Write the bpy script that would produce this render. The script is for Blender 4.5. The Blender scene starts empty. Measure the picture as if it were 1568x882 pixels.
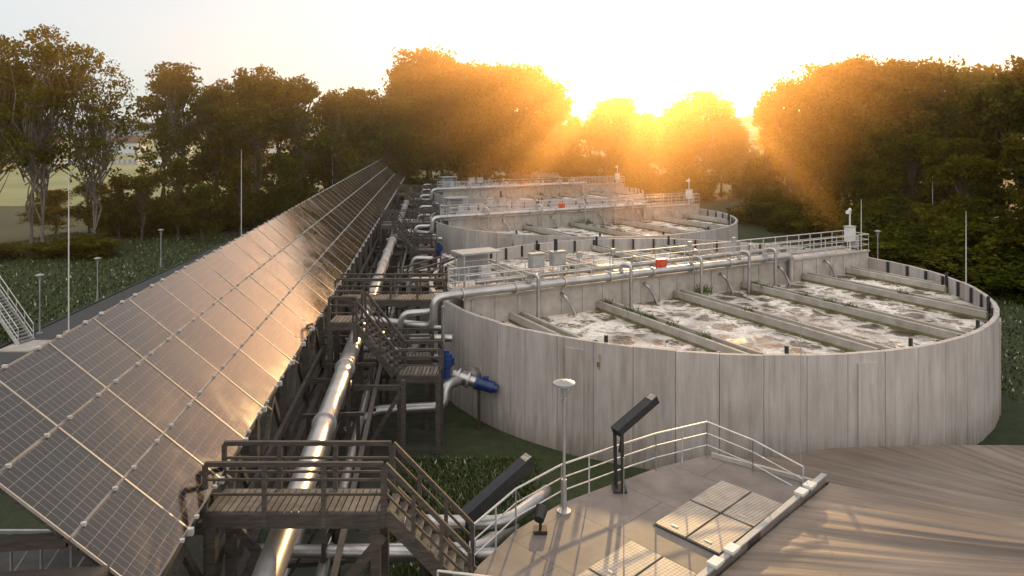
import bpy, math, random
import numpy as np
from mathutils import Vector, Matrix
random.seed(7); rng=np.random.default_rng(7)
scene=bpy.context.scene
COL=scene.collection
# ------------------------------------------------------------ materials
def newmat(name):
    m=bpy.data.materials.new(name); m.use_nodes=True
    nt=m.node_tree; b=nt.nodes['Principled BSDF']
    return m,nt,b
def N(nt,t,**k):
    n=nt.nodes.new(t)
    for a,v in k.items():
        if a in n.inputs.keys(): n.inputs[a].default_value=v
        else: setattr(n,a,v)
    return n
def ramp(nt,fac,stops):
    r=nt.nodes.new('ShaderNodeValToRGB')
    el=r.color_ramp.elements
    while len(el)<len(stops): el.new(0.5)
    for e,(p,c) in zip(el,stops):
        e.position=p; e.color=(*c,1) if len(c)==3 else c
    nt.links.new(fac,r.inputs[0]); return r.outputs[0]
def mixc(nt,fac,a,b,mode='MIX'):
    m=nt.nodes.new('ShaderNodeMix'); m.data_type='RGBA'; m.blend_type=mode
    for s,v in ((0,fac),(6,a),(7,b)):
        if hasattr(v,'links'): nt.links.new(v,m.inputs[s])
        elif isinstance(v,(tuple,list)): m.inputs[s].default_value=(*v,1)[:4]
        else: m.inputs[s].default_value=v
    return m.outputs[2]
def coords(nt,scale=(1,1,1),kind='Object',rot=(0,0,0)):
    t=nt.nodes.new('ShaderNodeTexCoord'); mp=nt.nodes.new('ShaderNodeMapping')
    mp.inputs['Scale'].default_value=scale; mp.inputs['Rotation'].default_value=rot
    nt.links.new(t.outputs[kind],mp.inputs[0]); return mp.outputs[0]
def noise(nt,vec,scale,detail=4,rough=.55,dist=0):
    n=N(nt,'ShaderNodeTexNoise'); n.inputs['Scale'].default_value=scale; n.inputs['Detail'].default_value=detail
    n.inputs['Roughness'].default_value=rough; n.inputs['Distortion'].default_value=dist
    if vec is not None: nt.links.new(vec,n.inputs['Vector'])
    return n.outputs[0]
def bump(nt,b,h,s=.3,d=.02):
    bn=N(nt,'ShaderNodeBump'); bn.inputs['Strength'].default_value=s; bn.inputs['Distance'].default_value=d
    nt.links.new(h,bn.inputs['Height']); nt.links.new(bn.outputs[0],b.inputs['Normal'])
def simple(name,c1,c2,scale=3,rough=.7,metal=0,vscale=(1,1,1),bmp=.15,island=0.0):
    m,nt,b=newmat(name)
    v=coords(nt,vscale); n=noise(nt,v,scale,6)
    c=ramp(nt,n,[(.3,c1),(.72,c2)])
    if island>0:
        g=nt.nodes.new('ShaderNodeNewGeometry')
        r=ramp(nt,g.outputs['Random Per Island'],[(0,(1-island,)*3),(1,(1,1,1))])
        c=mixc(nt,1.0,c,r,'MULTIPLY')
    nt.links.new(c,b.inputs['Base Color'])
    b.inputs['Roughness'].default_value=rough; b.inputs['Metallic'].default_value=metal
    if bmp: bump(nt,b,n,bmp)
    return m
def concrete_wall():
    m,nt,b=newmat('precast_concrete')
    v=coords(nt,(1.6,1.6,.16)); n=noise(nt,v,2.2,7,.65)
    v2=coords(nt); n2=noise(nt,v2,.7,4); n3=noise(nt,v2,9,5)
    vs3=coords(nt,(5,5,.12)); n4=noise(nt,vs3,2.0,5,.6)
    c=ramp(nt,n,[(.28,(.34,.30,.27)),(.5,(.45,.41,.38)),(.75,(.54,.505,.47))])
    c=mixc(nt,.5,c,ramp(nt,n2,[(.3,(.74,.71,.69)),(.7,(1,1,1))]),'MULTIPLY')
    c=mixc(nt,.45,c,ramp(nt,n4,[(.30,(.62,.59,.55)),(.46,(1,1,1))]),'MULTIPLY')
    g=nt.nodes.new('ShaderNodeNewGeometry')
    c=mixc(nt,1.0,c,ramp(nt,g.outputs['Random Per Island'],[(0,(.82,.81,.80)),(1,(1,1,1))]),'MULTIPLY')
    t=nt.nodes.new('ShaderNodeTexCoord'); s=nt.nodes.new('ShaderNodeSeparateXYZ'); nt.links.new(t.outputs['Object'],s.inputs[0])
    ma=N(nt,'ShaderNodeMath',operation='MULTIPLY_ADD'); ma.inputs[1].default_value=.2; nt.links.new(s.outputs[2],ma.inputs[0]); 
    mm=N(nt,'ShaderNodeMath',operation='MULTIPLY'); mm.inputs[1].default_value=.35; nt.links.new(n,mm.inputs[0]); nt.links.new(mm.outputs[0],ma.inputs[2])
    c=mixc(nt,.8,c,ramp(nt,ma.outputs[0],[(.12,(.45,.43,.36)),(.42,(1,1,1)),(1.0,(1,1,1))]),'MULTIPLY')
    nt.links.new(c,b.inputs['Base Color']); b.inputs['Roughness'].default_value=.8
    bump(nt,b,n3,.25,.02); return m
M={}
M['wall']=concrete_wall()
M['joint']=simple('joint_mortar',(.03,.028,.025),(.07,.065,.058),4,.9)
M['conc']=simple('weathered_concrete',(.30,.265,.225),(.46,.415,.37),1.5,.8,island=.15)
M['mossy']=simple('mossy_concrete',(.08,.09,.025),(.20,.17,.08),2,.9)
M['dark']=simple('dark_rubber',(.012,.012,.012),(.03,.028,.025),4,.6)
M['steel']=simple('galvanised_steel',(.36,.35,.34),(.54,.52,.50),3,.42,.7)
M['frame']=simple('anodised_frame',(.24,.22,.20),(.34,.31,.29),3,.45,.3,bmp=0)
M['pipe']=simple('stainless_pipe',(.34,.325,.31),(.52,.50,.48),1.2,.38,.88,bmp=.05)
M['rail']=simple('galvanised_rail',(.42,.41,.39),(.60,.58,.56),5,.45,.4,bmp=0)
M['wood']=simple('weathered_timber',(.032,.025,.020),(.095,.074,.058),2.5,.7,vscale=(1,1,6),island=.3)
M['slat']=simple('timber_decking',(.11,.088,.067),(.21,.17,.13),4,.7,island=.35)
M['brown']=simple('dark_painted_steel',(.03,.024,.020),(.065,.052,.042),4,.55,.3)
M['blue']=simple('blue_enamel',(.01,.025,.10),(.02,.045,.16),5,.4)
M['red']=simple('red_plastic',(.45,.05,.02),(.58,.09,.03),5,.45)
M['grey']=simple('grey_cabinet_paint',(.24,.235,.23),(.34,.33,.32),3,.5)
M['white']=simple('white_paint',(.50,.49,.46),(.62,.61,.58),3,.5)
M['black']=simple('black_coating',(.01,.01,.01),(.022,.02,.019),5,.6)
M['dgrass']=simple('weeds',(.045,.07,.015),(.12,.16,.03),6,.8)
M['asphalt']=simple('asphalt',(.035,.034,.033),(.06,.058,.055),6,.85)
M['hill']=simple('hazy_hills',(.14,.16,.16),(.20,.22,.20),.01,1,bmp=0)
M['field']=simple('meadow_field',(.13,.15,.05),(.24,.23,.11),.03,1,bmp=0)
M['roof']=simple('roof_tiles',(.10,.05,.035),(.16,.08,.055),1,.8)
def deckmat():
    m,nt,b=newmat('deck_concrete')
    v=coords(nt,rot=(0,0,.8)); n=noise(nt,v,1.1,7,.62); n2=noise(nt,v,40,3); n3=noise(nt,v,.35,4)
    c=ramp(nt,n,[(.3,(.15,.122,.105)),(.7,(.25,.21,.182))])
    c=mixc(nt,.8,c,ramp(nt,n3,[(.35,(.6,.58,.55)),(.6,(1,1,1))]),'MULTIPLY')
    n5=noise(nt,v,5,4,.7); c=mixc(nt,.6,c,ramp(nt,n5,[(.62,(1,1,1)),(.72,(.5,.48,.45))]),'MULTIPLY')
    br=N(nt,'ShaderNodeTexBrick'); nt.links.new(v,br.inputs[0]); br.inputs['Scale'].default_value=1
    br.inputs['Mortar Size'].default_value=.012; br.inputs['Brick Width'].default_value=3; br.inputs['Row Height'].default_value=2.2
    br.inputs['Color1'].default_value=(1,1,1,1); br.inputs['Color2'].default_value=(.9,.9,.9,1); br.inputs['Mortar'].default_value=(.3,.3,.3,1)
    c=mixc(nt,1.,c,br.outputs[0],'MULTIPLY'); nt.links.new(c,b.inputs['Base Color']); b.inputs['Roughness'].default_value=.6
    bump(nt,b,n2,.2,.01); return m
M['deck']=deckmat()
def hatchmat():
    m,nt,b=newmat('chequer_plate')
    v=coords(nt,rot=(0,0,.1)); ck=N(nt,'ShaderNodeTexChecker'); ck.inputs['Scale'].default_value=14; nt.links.new(v,ck.inputs[0])
    ck.inputs[1].default_value=(.48,.41,.33,1); ck.inputs[2].default_value=(.30,.25,.20,1)
    n=noise(nt,v,3,5); c=mixc(nt,.6,ck.outputs[0],ramp(nt,n,[(.3,(.5,.5,.5)),(.7,(1,1,1))]),'MULTIPLY')
    nt.links.new(c,b.inputs['Base Color']); b.inputs['Roughness'].default_value=.55; b.inputs['Metallic'].default_value=.2; return m
M['hatch']=hatchmat()
def membrane():
    m,nt,b=newmat('tarpaulin_membrane')
    v=coords(nt,(90,1.2,1),'UV'); n=noise(nt,v,1.6,7,.6,.3)
    v2=coords(nt,(26,3,1),'UV'); n2=noise(nt,v2,1.0,5)
    c=ramp(nt,n,[(.25,(.085,.060,.042)),(.5,(.18,.132,.096)),(.75,(.27,.205,.155))])
    c=mixc(nt,.8,c,ramp(nt,n2,[(.35,(.5,.47,.43)),(.65,(1,1,1))]),'MULTIPLY')
    nt.links.new(c,b.inputs['Base Color']); b.inputs['Roughness'].default_value=.42
    bump(nt,b,n,.5,.05); return m
M['membrane']=membrane()
def water():
    m,nt,b=newmat('aerated_water')
    v=coords(nt); 
    nz=N(nt,'ShaderNodeTexNoise'); nz.inputs['Scale'].default_value=1.0; nz.inputs['Detail'].default_value=6; nt.links.new(v,nz.inputs[0])
    vv=N(nt,'ShaderNodeVectorMath',operation='MULTIPLY_ADD'); nt.links.new(nz.outputs[1],vv.inputs[0]); vv.inputs[1].default_value=(2.2,2.2,0); nt.links.new(v,vv.inputs[2])
    vo=N(nt,'ShaderNodeTexVoronoi',feature='DISTANCE_TO_EDGE'); vo.inputs['Scale'].default_value=.7; nt.links.new(vv.outputs[0],vo.inputs['Vector'])
    vo2=N(nt,'ShaderNodeTexVoronoi',feature='DISTANCE_TO_EDGE'); vo2.inputs['Scale'].default_value=2.3; nt.links.new(vv.outputs[0],vo2.inputs['Vector'])
    n1=noise(nt,v,.38,5); n2=noise(nt,v,6,6,.7)
    f1=ramp(nt,vo.outputs[0],[(0,(1,1,1)),(.08,(.8,.8,.8)),(.18,(0,0,0))])
    f2=ramp(nt,vo2.outputs[0],[(0,(.95,.95,.95)),(.08,(.4,.4,.4)),(.14,(0,0,0))])
    f=mixc(nt,ramp(nt,n1,[(.42,(0,0,0)),(.58,(1,1,1))]),f1,f2,'SCREEN')
    f=mixc(nt,1.,f,f1,'LIGHTEN')
    f=mixc(nt,.7,f,ramp(nt,n2,[(.35,(.15,.15,.15)),(.52,(1,1,1))]),'MULTIPLY')
    f=mixc(nt,.65,f,ramp(nt,n1,[(.36,(.15,.15,.15)),(.58,(1,1,1))]),'MULTIPLY')
    c=mixc(nt,f,ramp(nt,n1,[(.35,(.045,.029,.017)),(.65,(.19,.135,.09))]),(.82,.75,.66)); nt.links.new(c,b.inputs['Base Color'])
    nt.links.new(mixc(nt,f,(.25,)*3,(.8,)*3),b.inputs['Roughness'])
    n3=noise(nt,v,2.2,4); bump(nt,b,n3,.35,.2); return m
M['water']=water()
def panelmat():
    m,nt,b=newmat('solar_cells')
    t=nt.nodes.new('ShaderNodeTexCoord'); s=nt.nodes.new('ShaderNodeSeparateXYZ'); nt.links.new(t.outputs['UV'],s.inputs[0])
    outs=[]
    for ax,n,w in ((0,12,.03),(1,6,.022)):
        mu=N(nt,'ShaderNodeMath',operation='MULTIPLY'); mu.inputs[1].default_value=n; nt.links.new(s.outputs[ax],mu.inputs[0])
        fr=N(nt,'ShaderNodeMath',operation='PINGPONG'); fr.inputs[1].default_value=.5; nt.links.new(mu.outputs[0],fr.inputs[0])
        lt=N(nt,'ShaderNodeMath',operation='LESS_THAN'); lt.inputs[1].default_value=w; nt.links.new(fr.outputs[0],lt.inputs[0]); outs.append(lt.outputs[0])
    mx=N(nt,'ShaderNodeMath',operation='MAXIMUM'); nt.links.new(outs[0],mx.inputs[0]); nt.links.new(outs[1],mx.inputs[1])
    g=nt.nodes.new('ShaderNodeNewGeometry')
    base=ramp(nt,g.outputs['Random Per Island'],[(0,(.008,.006,.006)),(1,(.026,.017,.013))])
    c=mixc(nt,mx.outputs[0],base,(.17,.14,.12)); nt.links.new(c,b.inputs['Base Color'])
    b.inputs['IOR'].default_value=1.5
    v=coords(nt,kind='Object'); n=noise(nt,v,.5,5,.6,1.0)
    r=ramp(nt,n,[(.35,(.05,)*3),(.7,(.2,)*3)]); nt.links.new(r,b.inputs['Roughness'])
    return m
M['panel']=panelmat()
def groundmat():
    m,nt,b=newmat('grass_ground')
    v=coords(nt); n=noise(nt,v,.05,6,.6); n2=noise(nt,v,1.6,6,.75)
    c=ramp(nt,n,[(.3,(.022,.036,.008)),(.7,(.058,.072,.018))])
    c=mixc(nt,.85,c,ramp(nt,n2,[(.3,(.3,.32,.28)),(.7,(1,1,1))]),'MULTIPLY')
    nt.links.new(c,b.inputs['Base Color']); b.inputs['Roughness'].default_value=.95; bump(nt,b,n2,.8,.3); return m
M['grass']=groundmat()
def blades():
    m,nt,b=newmat('meadow_blades'); g=nt.nodes.new('ShaderNodeNewGeometry')
    c=ramp(nt,g.outputs['Random Per Island'],[(0,(.02,.034,.007)),(.5,(.05,.07,.014)),(.955,(.085,.095,.02)),(.975,(.42,.42,.34))])
    nt.links.new(c,b.inputs['Base Color']); b.inputs['Roughness'].default_value=.8; return m
M['blade']=blades()
M['yard']=simple('dark_gravel_soil',(.015,.018,.009),(.045,.042,.025),1.5,.95,bmp=.5)
def rivermat():
    m,nt,b=newmat('river_water'); v=coords(nt,(.02,.2,1)); n=noise(nt,v,3,3)
    nt.links.new(ramp(nt,n,[(.3,(.03,.04,.04)),(.7,(.06,.07,.07))]),b.inputs['Base Color']); b.inputs['Roughness'].default_value=.08; bump(nt,b,n,.1); return m
M['river']=rivermat()
def leafmat(name,c1,c2,tr=.45):
    m=bpy.data.materials.new(name); m.use_nodes=True; nt=m.node_tree; nt.nodes.clear()
    o=nt.nodes.new('ShaderNodeOutputMaterial'); d=nt.nodes.new('ShaderNodeBsdfDiffuse'); t=nt.nodes.new('ShaderNodeBsdfTranslucent')
    mx=nt.nodes.new('ShaderNodeMixShader'); mx.inputs[0].default_value=tr
    v=coords(nt); n=noise(nt,v,.45,2)
    c=ramp(nt,n,[(.3,c1),(.7,c2)])
    oi=nt.nodes.new('ShaderNodeObjectInfo')
    c=mixc(nt,1.,c,ramp(nt,oi.outputs['Random'],[(0,(.5,.68,.55)),(.5,(1,.95,.9)),(1,(1.,.8,.5))]),'MULTIPLY')
    g=nt.nodes.new('ShaderNodeNewGeometry')
    c=mixc(nt,1.,c,ramp(nt,g.outputs['Random Per Island'],[(0,(.38,.38,.38)),(1,(1,1,1))]),'MULTIPLY')
    nt.links.new(c,d.inputs[0]); nt.links.new(mixc(nt,1.,c,(2.1,1.45,.38),'MULTIPLY'),t.inputs[0])
    nt.links.new(d.outputs[0],mx.inputs[1]); nt.links.new(t.outputs[0],mx.inputs[2]); nt.links.new(mx.outputs[0],o.inputs[0]); return m
M['leaf']=leafmat('foliage',(.06,.078,.014),(.17,.18,.034),.5)
M['bark']=simple('bark',(.05,.04,.03),(.12,.10,.08),3,.9)
M['bark2']=simple('pale_bark',(.09,.07,.055),(.20,.165,.13),3,.9)
# ------------------------------------------------------------ mesh builder
class MB:
    def __init__(s): s.v=[]; s.f=[]; s.mi=[]; s.sm=[]; s.mats=[]; s.uv={}
    def mid(s,k):
        if k not in s.mats: s.mats.append(k)
        return s.mats.index(k)
    def add(s,vs,fs,mat,smooth=False):
        o=len(s.v); s.v.extend([tuple(x) for x in vs]); i=s.mid(mat)
        for f in fs: s.f.append(tuple(a+o for a in f)); s.mi.append(i); s.sm.append(smooth)
    def obox(s,c,ax,ay,az,mat):
        c=Vector(c); ax=Vector(ax); ay=Vector(ay); az=Vector(az)
        vs=[c+i*ax+j*ay+k*az for k in (-1,1) for j in (-1,1) for i in (-1,1)]
        s.add(vs,[(0,2,3,1),(4,5,7,6),(0,1,5,4),(2,6,7,3),(0,4,6,2),(1,3,7,5)],mat)
    def box(s,c,size,mat,rz=0):
        cs,sn=math.cos(rz),math.sin(rz); a,b,d=[x/2 for x in size]
        s.obox(c,(cs*a,sn*a,0),(-sn*b,cs*b,0),(0,0,d),mat)
    def beam(s,p0,p1,w,h,mat):
        p0=Vector(p0); p1=Vector(p1); d=p1-p0; L=d.length; d/=L
        up=Vector((0,0,1)) if abs(d.z)<.95 else Vector((0,1,0))
        sd=d.cross(up).normalized(); u2=sd.cross(d)
        s.obox((p0+p1)/2,d*L/2,sd*w/2,u2*h/2,mat)
    def cyl(s,p0,p1,r,mat,n=10,r2=None):
        p0=Vector(p0); p1=Vector(p1); d=(p1-p0).normalized(); r2=r if r2 is None else r2
        up=Vector((0,0,1)) if abs(d.z)<.95 else Vector((1,0,0))
        a=d.cross(up).normalized(); b=d.cross(a)
        vs=[]
        for p,rr in ((p0,r),(p1,r2)):
            for i in range(n):
                t=2*math.pi*i/n; vs.append(p+a*math.cos(t)*rr+b*math.sin(t)*rr)
        s.add(vs,[(i,(i+1)%n,n+(i+1)%n,n+i) for i in range(n)],mat,True)
        s.add(vs[:n],[tuple(range(n-1,-1,-1))],mat); s.add(vs[n:],[tuple(range(n))],mat)
    def tube(s,pts,r,mat,bend=.4,n=12):
        pts=[Vector(p) for p in pts]; out=[pts[0]]
        for i in range(1,len(pts)-1):
            a,b,c=pts[i-1],pts[i],pts[i+1]
            l1=(a-b).length; l2=(c-b).length; k=min(bend,l1*.49,l2*.49)
            q0=b+(a-b)/l1*k; q1=b+(c-b)/l2*k
            for j in range(7):
                t=j/6; out.append(q0*(1-t)**2+b*2*t*(1-t)+q1*t*t)
        out.append(pts[-1])
        d=(out[1]-out[0]).normalized(); up=Vector((0,0,1)) if abs(d.z)<.9 else Vector((1,0,0))
        a=d.cross(up).normalized(); vs=[]
        for i,p in enumerate(out):
            dd=(out[min(i+1,len(out)-1)]-out[max(i-1,0)]).normalized()
            a=(a-dd*a.dot(dd)).normalized(); b=dd.cross(a)
            for j in range(n):
                t=2*math.pi*j/n; vs.append(p+a*math.cos(t)*r+b*math.sin(t)*r)
        m=len(out)
        s.add(vs,[(i*n+j,i*n+(j+1)%n,(i+1)*n+(j+1)%n,(i+1)*n+j) for i in range(m-1) for j in range(n)],mat,True)
        s.add(vs[:n],[tuple(range(n-1,-1,-1))],mat); s.add(vs[-n:],[tuple(range(n))],mat)
    def flange(s,p,d,r,mat,w=.05):
        p=Vector(p); d=Vector(d).normalized(); s.cyl(p-d*w,p+d*w,r,mat,16)
    def railing(s,pts,mat='rail',h=1.1,r=.022,sp=1.5,n=3):
        pts=[Vector(p) for p in pts]
        for k in range(n):
            z=h*(k+1)/n
            for a,b in zip(pts,pts[1:]):
                s.cyl(a+Vector((0,0,z)),b+Vector((0,0,z)),r*(1.15 if k==n-1 else .8),mat,6)
        for a,b in zip(pts,pts[1:]):
            L=(b-a).length; m=max(1,round(L/sp))
            for i in range(m+1):
                p=a.lerp(b,i/m); s.cyl(p,p+Vector((0,0,h)),r,mat,6)
    def obj(s,name,parent=None,loc=None):
        me=bpy.data.meshes.new(name); me.from_pydata(s.v,[],s.f)
        for k in s.mats: me.materials.append(M[k])
        me.polygons.foreach_set('material_index',s.mi); me.polygons.foreach_set('use_smooth',s.sm); me.update()
        o=bpy.data.objects.new(name,me); COL.objects.link(o)
        if parent: o.parent=parent
        if loc: o.location=loc
        return o
def empty(name,loc=(0,0,0)):
    e=bpy.data.objects.new(name,None); e.location=loc; COL.objects.link(e); return e
A=Vector((-.1074,.9942,0)); P=Vector((.9942,.1074,0))
def S(u,v,z): return A*u+P*v+Vector((0,0,z))
# ------------------------------------------------------------ ground
b=MB(); b.add([(-3000,-300,0),(3000,-300,0),(3000,4000,0),(-3000,4000,0)],[(0,1,2,3)],'grass'); b.obj('ground')
b=MB(); b.add([S(5,-9,.02),S(5,-1,.02),S(60,2,.02),S(150,2,.02),S(150,-9,.02)],[(0,1,2,3,4)],'yard'); b.obj('gravel_yard')
b=MB(); b.add([(-900,150,.02),(-70,135,.02),(-40,190,.02),(-60,298,.02),(-900,328,.02)],[(0,1,2,3,4)],'field')
b.add([(-1500,425,.02),(-80,350,.02),(200,420,.02),(300,1500,.02),(-1500,1500,.02)],[(0,1,2,3,4)],'field'); b.obj('meadow_field')
b=MB(); b.add([(-900,330,.05),(-120,300,.05),(-100,345,.05),(-900,420,.05)],[(0,1,2,3)],'river'); b.obj('river')
b=MB(); vs=[];fs=[]
K=90
for i in range(K+1):
    x=-2600+i*5200/K; h=30+18*math.sin(i*.35)+9*math.sin(i*.9+1)+random.uniform(-3,3)
    vs+=[(x,1750,0),(x,1900,h+8),(x,2200,h*.9)]
fs=[(3*i+j,3*i+3+j,3*i+4+j,3*i+1+j) for i in range(K) for j in (0,1)]
b.add(vs,fs,'hill',True); b.obj('distant_hills')
b=MB()
pl=[(-31,38),(-32.5,60),(-33.5,80),(-38,105),(-50,140),(-80,190)]
vs=[]
for x,y in pl: vs+= [(x-1.2,y,.03),(x+1.2,y,.03)]
b.add(vs,[(2*i,2*i+1,2*i+3,2*i+2) for i in range(len(pl)-1)],'asphalt')
for sd in (-1.3,1.3):
    for (x0,y0),(x1,y1) in zip(pl,pl[1:]): b.beam((x0+sd,y0,.05),(x1+sd,y1,.05),.12,.14,'asphalt')
b.obj('service_road')
def meadow(name,regs,n):
    V=[];F=[]
    for (x0,x1,y0,y1) in regs:
        for i in range(n):
            x=random.uniform(x0,x1); y=random.uniform(y0,y1)
            if abs(x-(-31-(y-38)*.06))<1.7 and y<95 and x<-20: continue
            if (x-10.96)**2+(y-45.3)**2<16.3**2: continue
            a=random.uniform(0,6.28); h=random.uniform(.08,.3); w=random.uniform(.04,.10); o=len(V)
            V+=[(x-w*math.cos(a),y-w*math.sin(a),0),(x+w*math.cos(a),y+w*math.sin(a),0),(x+random.uniform(-.2,.2),y+random.uniform(-.2,.2),h)]
            F.append((o,o+1,o+2))
    me=bpy.data.meshes.new(name); me.from_pydata(V,[],F); me.materials.append(M['blade']); o=bpy.data.objects.new(name,me); COL.objects.link(o)
meadow('meadow_grass',[(-62,-22,44,72),(-62,-24,72,100),(-4.5,1,22,31),(26,60,30,75)],28000)
# ------------------------------------------------------------ tanks
R=16.0; HT=5.0; C1=Vector((10.96,45.3,0)); STEP=Vector((-3.63,32.7,0))
c=Vector((.8797,.4755,0)); nn=Vector((-.4755,.8797,0)); ANG=math.atan2(.4755,.8797)
def tank(k):
    ctr=C1+STEP*k; root=empty('aeration_tank',ctr)
    b=MB(); Np=58; w=2*math.pi*R/Np
    for i in range(Np):
        a=2*math.pi*(i+.5)/Np
        if i%7==3:
            b.box((math.cos(a)*(R-.06),math.sin(a)*(R-.06),HT/2-.25),(w*.5,.26,HT-.3),'wall',a+math.pi/2)
        rr=R-.12+random.uniform(-.012,.012)
        b.box((math.cos(a)*rr,math.sin(a)*rr,HT/2-.103+random.uniform(-.02,.02)),(w-.022,.22,HT+.195),'wall',a+math.pi/2)
        a2=2*math.pi*i/Np
        b.box((math.cos(a2)*(R-.30),math.sin(a2)*(R-.30),HT-.44),(.13,.1,.86),'dark',a2+math.pi/2)
    b.obj('wall_panels',root)
    b=MB(); n=144
    vs=[(math.cos(2*math.pi*i/n)*(R-.13),math.sin(2*math.pi*i/n)*(R-.13),z) for z in (0,HT-.08) for i in range(n)]
    b.add(vs,[(i,(i+1)%n,n+(i+1)%n,n+i) for i in range(n)],'joint'); b.obj('joint_seal',root)
    b=MB(); vs=[(math.cos(2*math.pi*i/n)*(R-.22),math.sin(2*math.pi*i/n)*(R-.22),4.05) for i in range(n)]
    b.add(vs,[tuple(range(n))],'water'); b.obj('water',root)
    b=MB(); L=R-.3
    for sd in (-1,1):
        b.beam(c*-L+nn*sd*.95+Vector((0,0,4.4)),c*L+nn*sd*.95+Vector((0,0,4.4)),.2,2.1,'conc')
        s_=-L+.4
        while s_<L:
            b.box(c*s_+nn*sd*1.075+Vector((0,0,4.72)),(.16,.05,1.4),'conc',ANG); s_+=1.35
        b.beam(c*-L+nn*sd*1.0+Vector((0,0,5.51)),c*L+nn*sd*1.0+Vector((0,0,5.51)),.36,.1,'conc')
    b.beam(c*-L+Vector((0,0,5.38)),c*L+Vector((0,0,5.38)),1.66,.06,'steel')
    b.obj('channel',root)
    b=MB()
    for s_ in (-12.8,-7.3,-1.8,3.7,9.2,13.6):
        for sd in (-1,1):
            if k==0 and sd==1 and s_>13: continue
            e=math.sqrt((R-.25)**2-s_*s_)
            for o in (-.3,.3):
                b.beam(c*(s_+o)+nn*sd*1.1+Vector((0,0,4.2)),c*(s_+o)+nn*sd*e+Vector((0,0,4.2)),.17,.66,'conc')
            b.beam(c*s_+nn*sd*1.1+Vector((0,0,4.15)),c*s_+nn*sd*e+Vector((0,0,4.15)),.42,.5,'mossy')
            for o in (-.41,.41): b.beam(c*(s_+o)+nn*sd*1.1+Vector((0,0,4.08)),c*(s_+o)+nn*sd*e+Vector((0,0,4.08)),.05,.2,'mossy')
            p=c*s_+nn*sd*(e-.1)
            b.box(p+Vector((0,0,4.8)),(.12,.12,.95),'dark',ANG)
    b.obj('effluent_troughs',root)
    b=MB()
    b.railing([c*-L+nn*1.05+Vector((0,0,5.56)),c*L+nn*1.05+Vector((0,0,5.56))],h=1.1,sp=1.15,r=.03)
    b.railing([c*(5.5)-nn*1.05+Vector((0,0,5.56)),c*L-nn*1.05+Vector((0,0,5.56))],h=1.1,sp=1.15,r=.03)
    b.railing([c*-L-nn*1.05+Vector((0,0,5.56)),c*-8-nn*1.05+Vector((0,0,5.56))],h=1.1,sp=1.15,r=.03)
    b.railing([c*L+nn*1.05+Vector((0,0,5.56)),c*L-nn*1.05+Vector((0,0,5.56))],h=1.1,sp=1.,r=.03)
    b.railing([c*-15+nn*1.3+Vector((0,0,5.45)),c*-14.9+nn*3.1+Vector((0,0,5.45)),c*-12.2+nn*3.1+Vector((0,0,5.45)),c*-12.2+nn*1.3+Vector((0,0,5.45))],h=1.1,sp=1.,r=.03)
    b.box(c*-13.6+nn*2.2+Vector((0,0,5.3)),(2.8,2.0,.1),'steel',ANG)
    b.obj('walkway_railing',root)
    b=MB(); o=-nn*1.35
    zz=Vector((0,0,5.85))
    b.tube([c*7.5+o+Vector((0,0,4.3)),c*7.5+o+zz,c*-16.5+o+zz,c*-17.4+o+Vector((-.1,0,5.8)),c*-17.5+o+Vector((-.1,0,4.4)),c*-17.5+o+Vector((-3.4,1.3,4.4))],.2,'pipe',.45,14)
    for s_ in range(-16,8,3):
        b.flange(c*s_+o+zz,c,.27,'steel',.035); b.beam(c*s_-nn*1.05+Vector((0,0,5.6)),c*s_-nn*1.5+Vector((0,0,5.6)),.08,.08,'steel')
    for s_ in (-12.2,-6.2,-1.0,2.9,5.2):
        p=c*s_+o
        b.tube([p+zz,p+Vector((0,0,6.5)),p-nn*.5+c*.3+Vector((0,0,6.5)),p-nn*.5+c*.3+Vector((0,0,4.0))],.1,'pipe',.25,10)
        b.cyl(p+Vector((0,0,6.1)),p+Vector((0,0,6.22)),.17,'steel',12)
    for s_ in (-10,-4.4,1.5,6.5,11):
        p=c*s_-nn*1.1
        b.tube([p+Vector((0,0,5.2)),p-nn*.35+Vector((0,0,5.1)),p-nn*.35+c*.4+Vector((0,0,4.6)),p-nn*.5+c*.6+Vector((0,0,4.0))],.09,'pipe',.2,8)
    b.obj('air_pipework',root)
    b=MB(); b.tube([c*-14+nn*1.3+Vector((0,0,5.75)),c*10+nn*1.3+Vector((0,0,5.75)),c*10+nn*1.9+Vector((0,0,4))],.13,'pipe',.3,10)
    for s_ in (-8,-3,2,7):
        p=c*s_+nn*1.3; b.tube([p+Vector((0,0,5.75)),p+Vector((0,0,6.2)),p+nn*.5+Vector((0,0,6.2)),p+nn*.5+Vector((0,0,4.))],.08,'pipe',.2,8)
    b.obj('far_side_pipe',root)
    b=MB()
    p=c*-13.6+nn*2.1; 
    for i in (-1,1):
        for j in (-1,1):
            b.box(p+c*i*1.0+nn*j*.6+Vector((0,0,6.3)),(.07,.07,1.9),'steel',ANG)
    b.box(p+Vector((0,0,7.28)),(2.4,1.5,.1),'grey',ANG)
    b.box(p+nn*.45+Vector((0,0,6.35)),(1.7,.4,1.5),'grey',ANG); b.box(p+c*.4-nn*.3+Vector((0,0,6.0)),(.6,.4,1.0),'white',ANG)
    for z in (5.9,6.4,6.9): b.beam(p-c*1-nn*.6+Vector((0,0,z)),p+c*1-nn*.6+Vector((0,0,z)),.04,.04,'steel')
    b.obj('instrument_shelter',root)
    b=MB()
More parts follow.
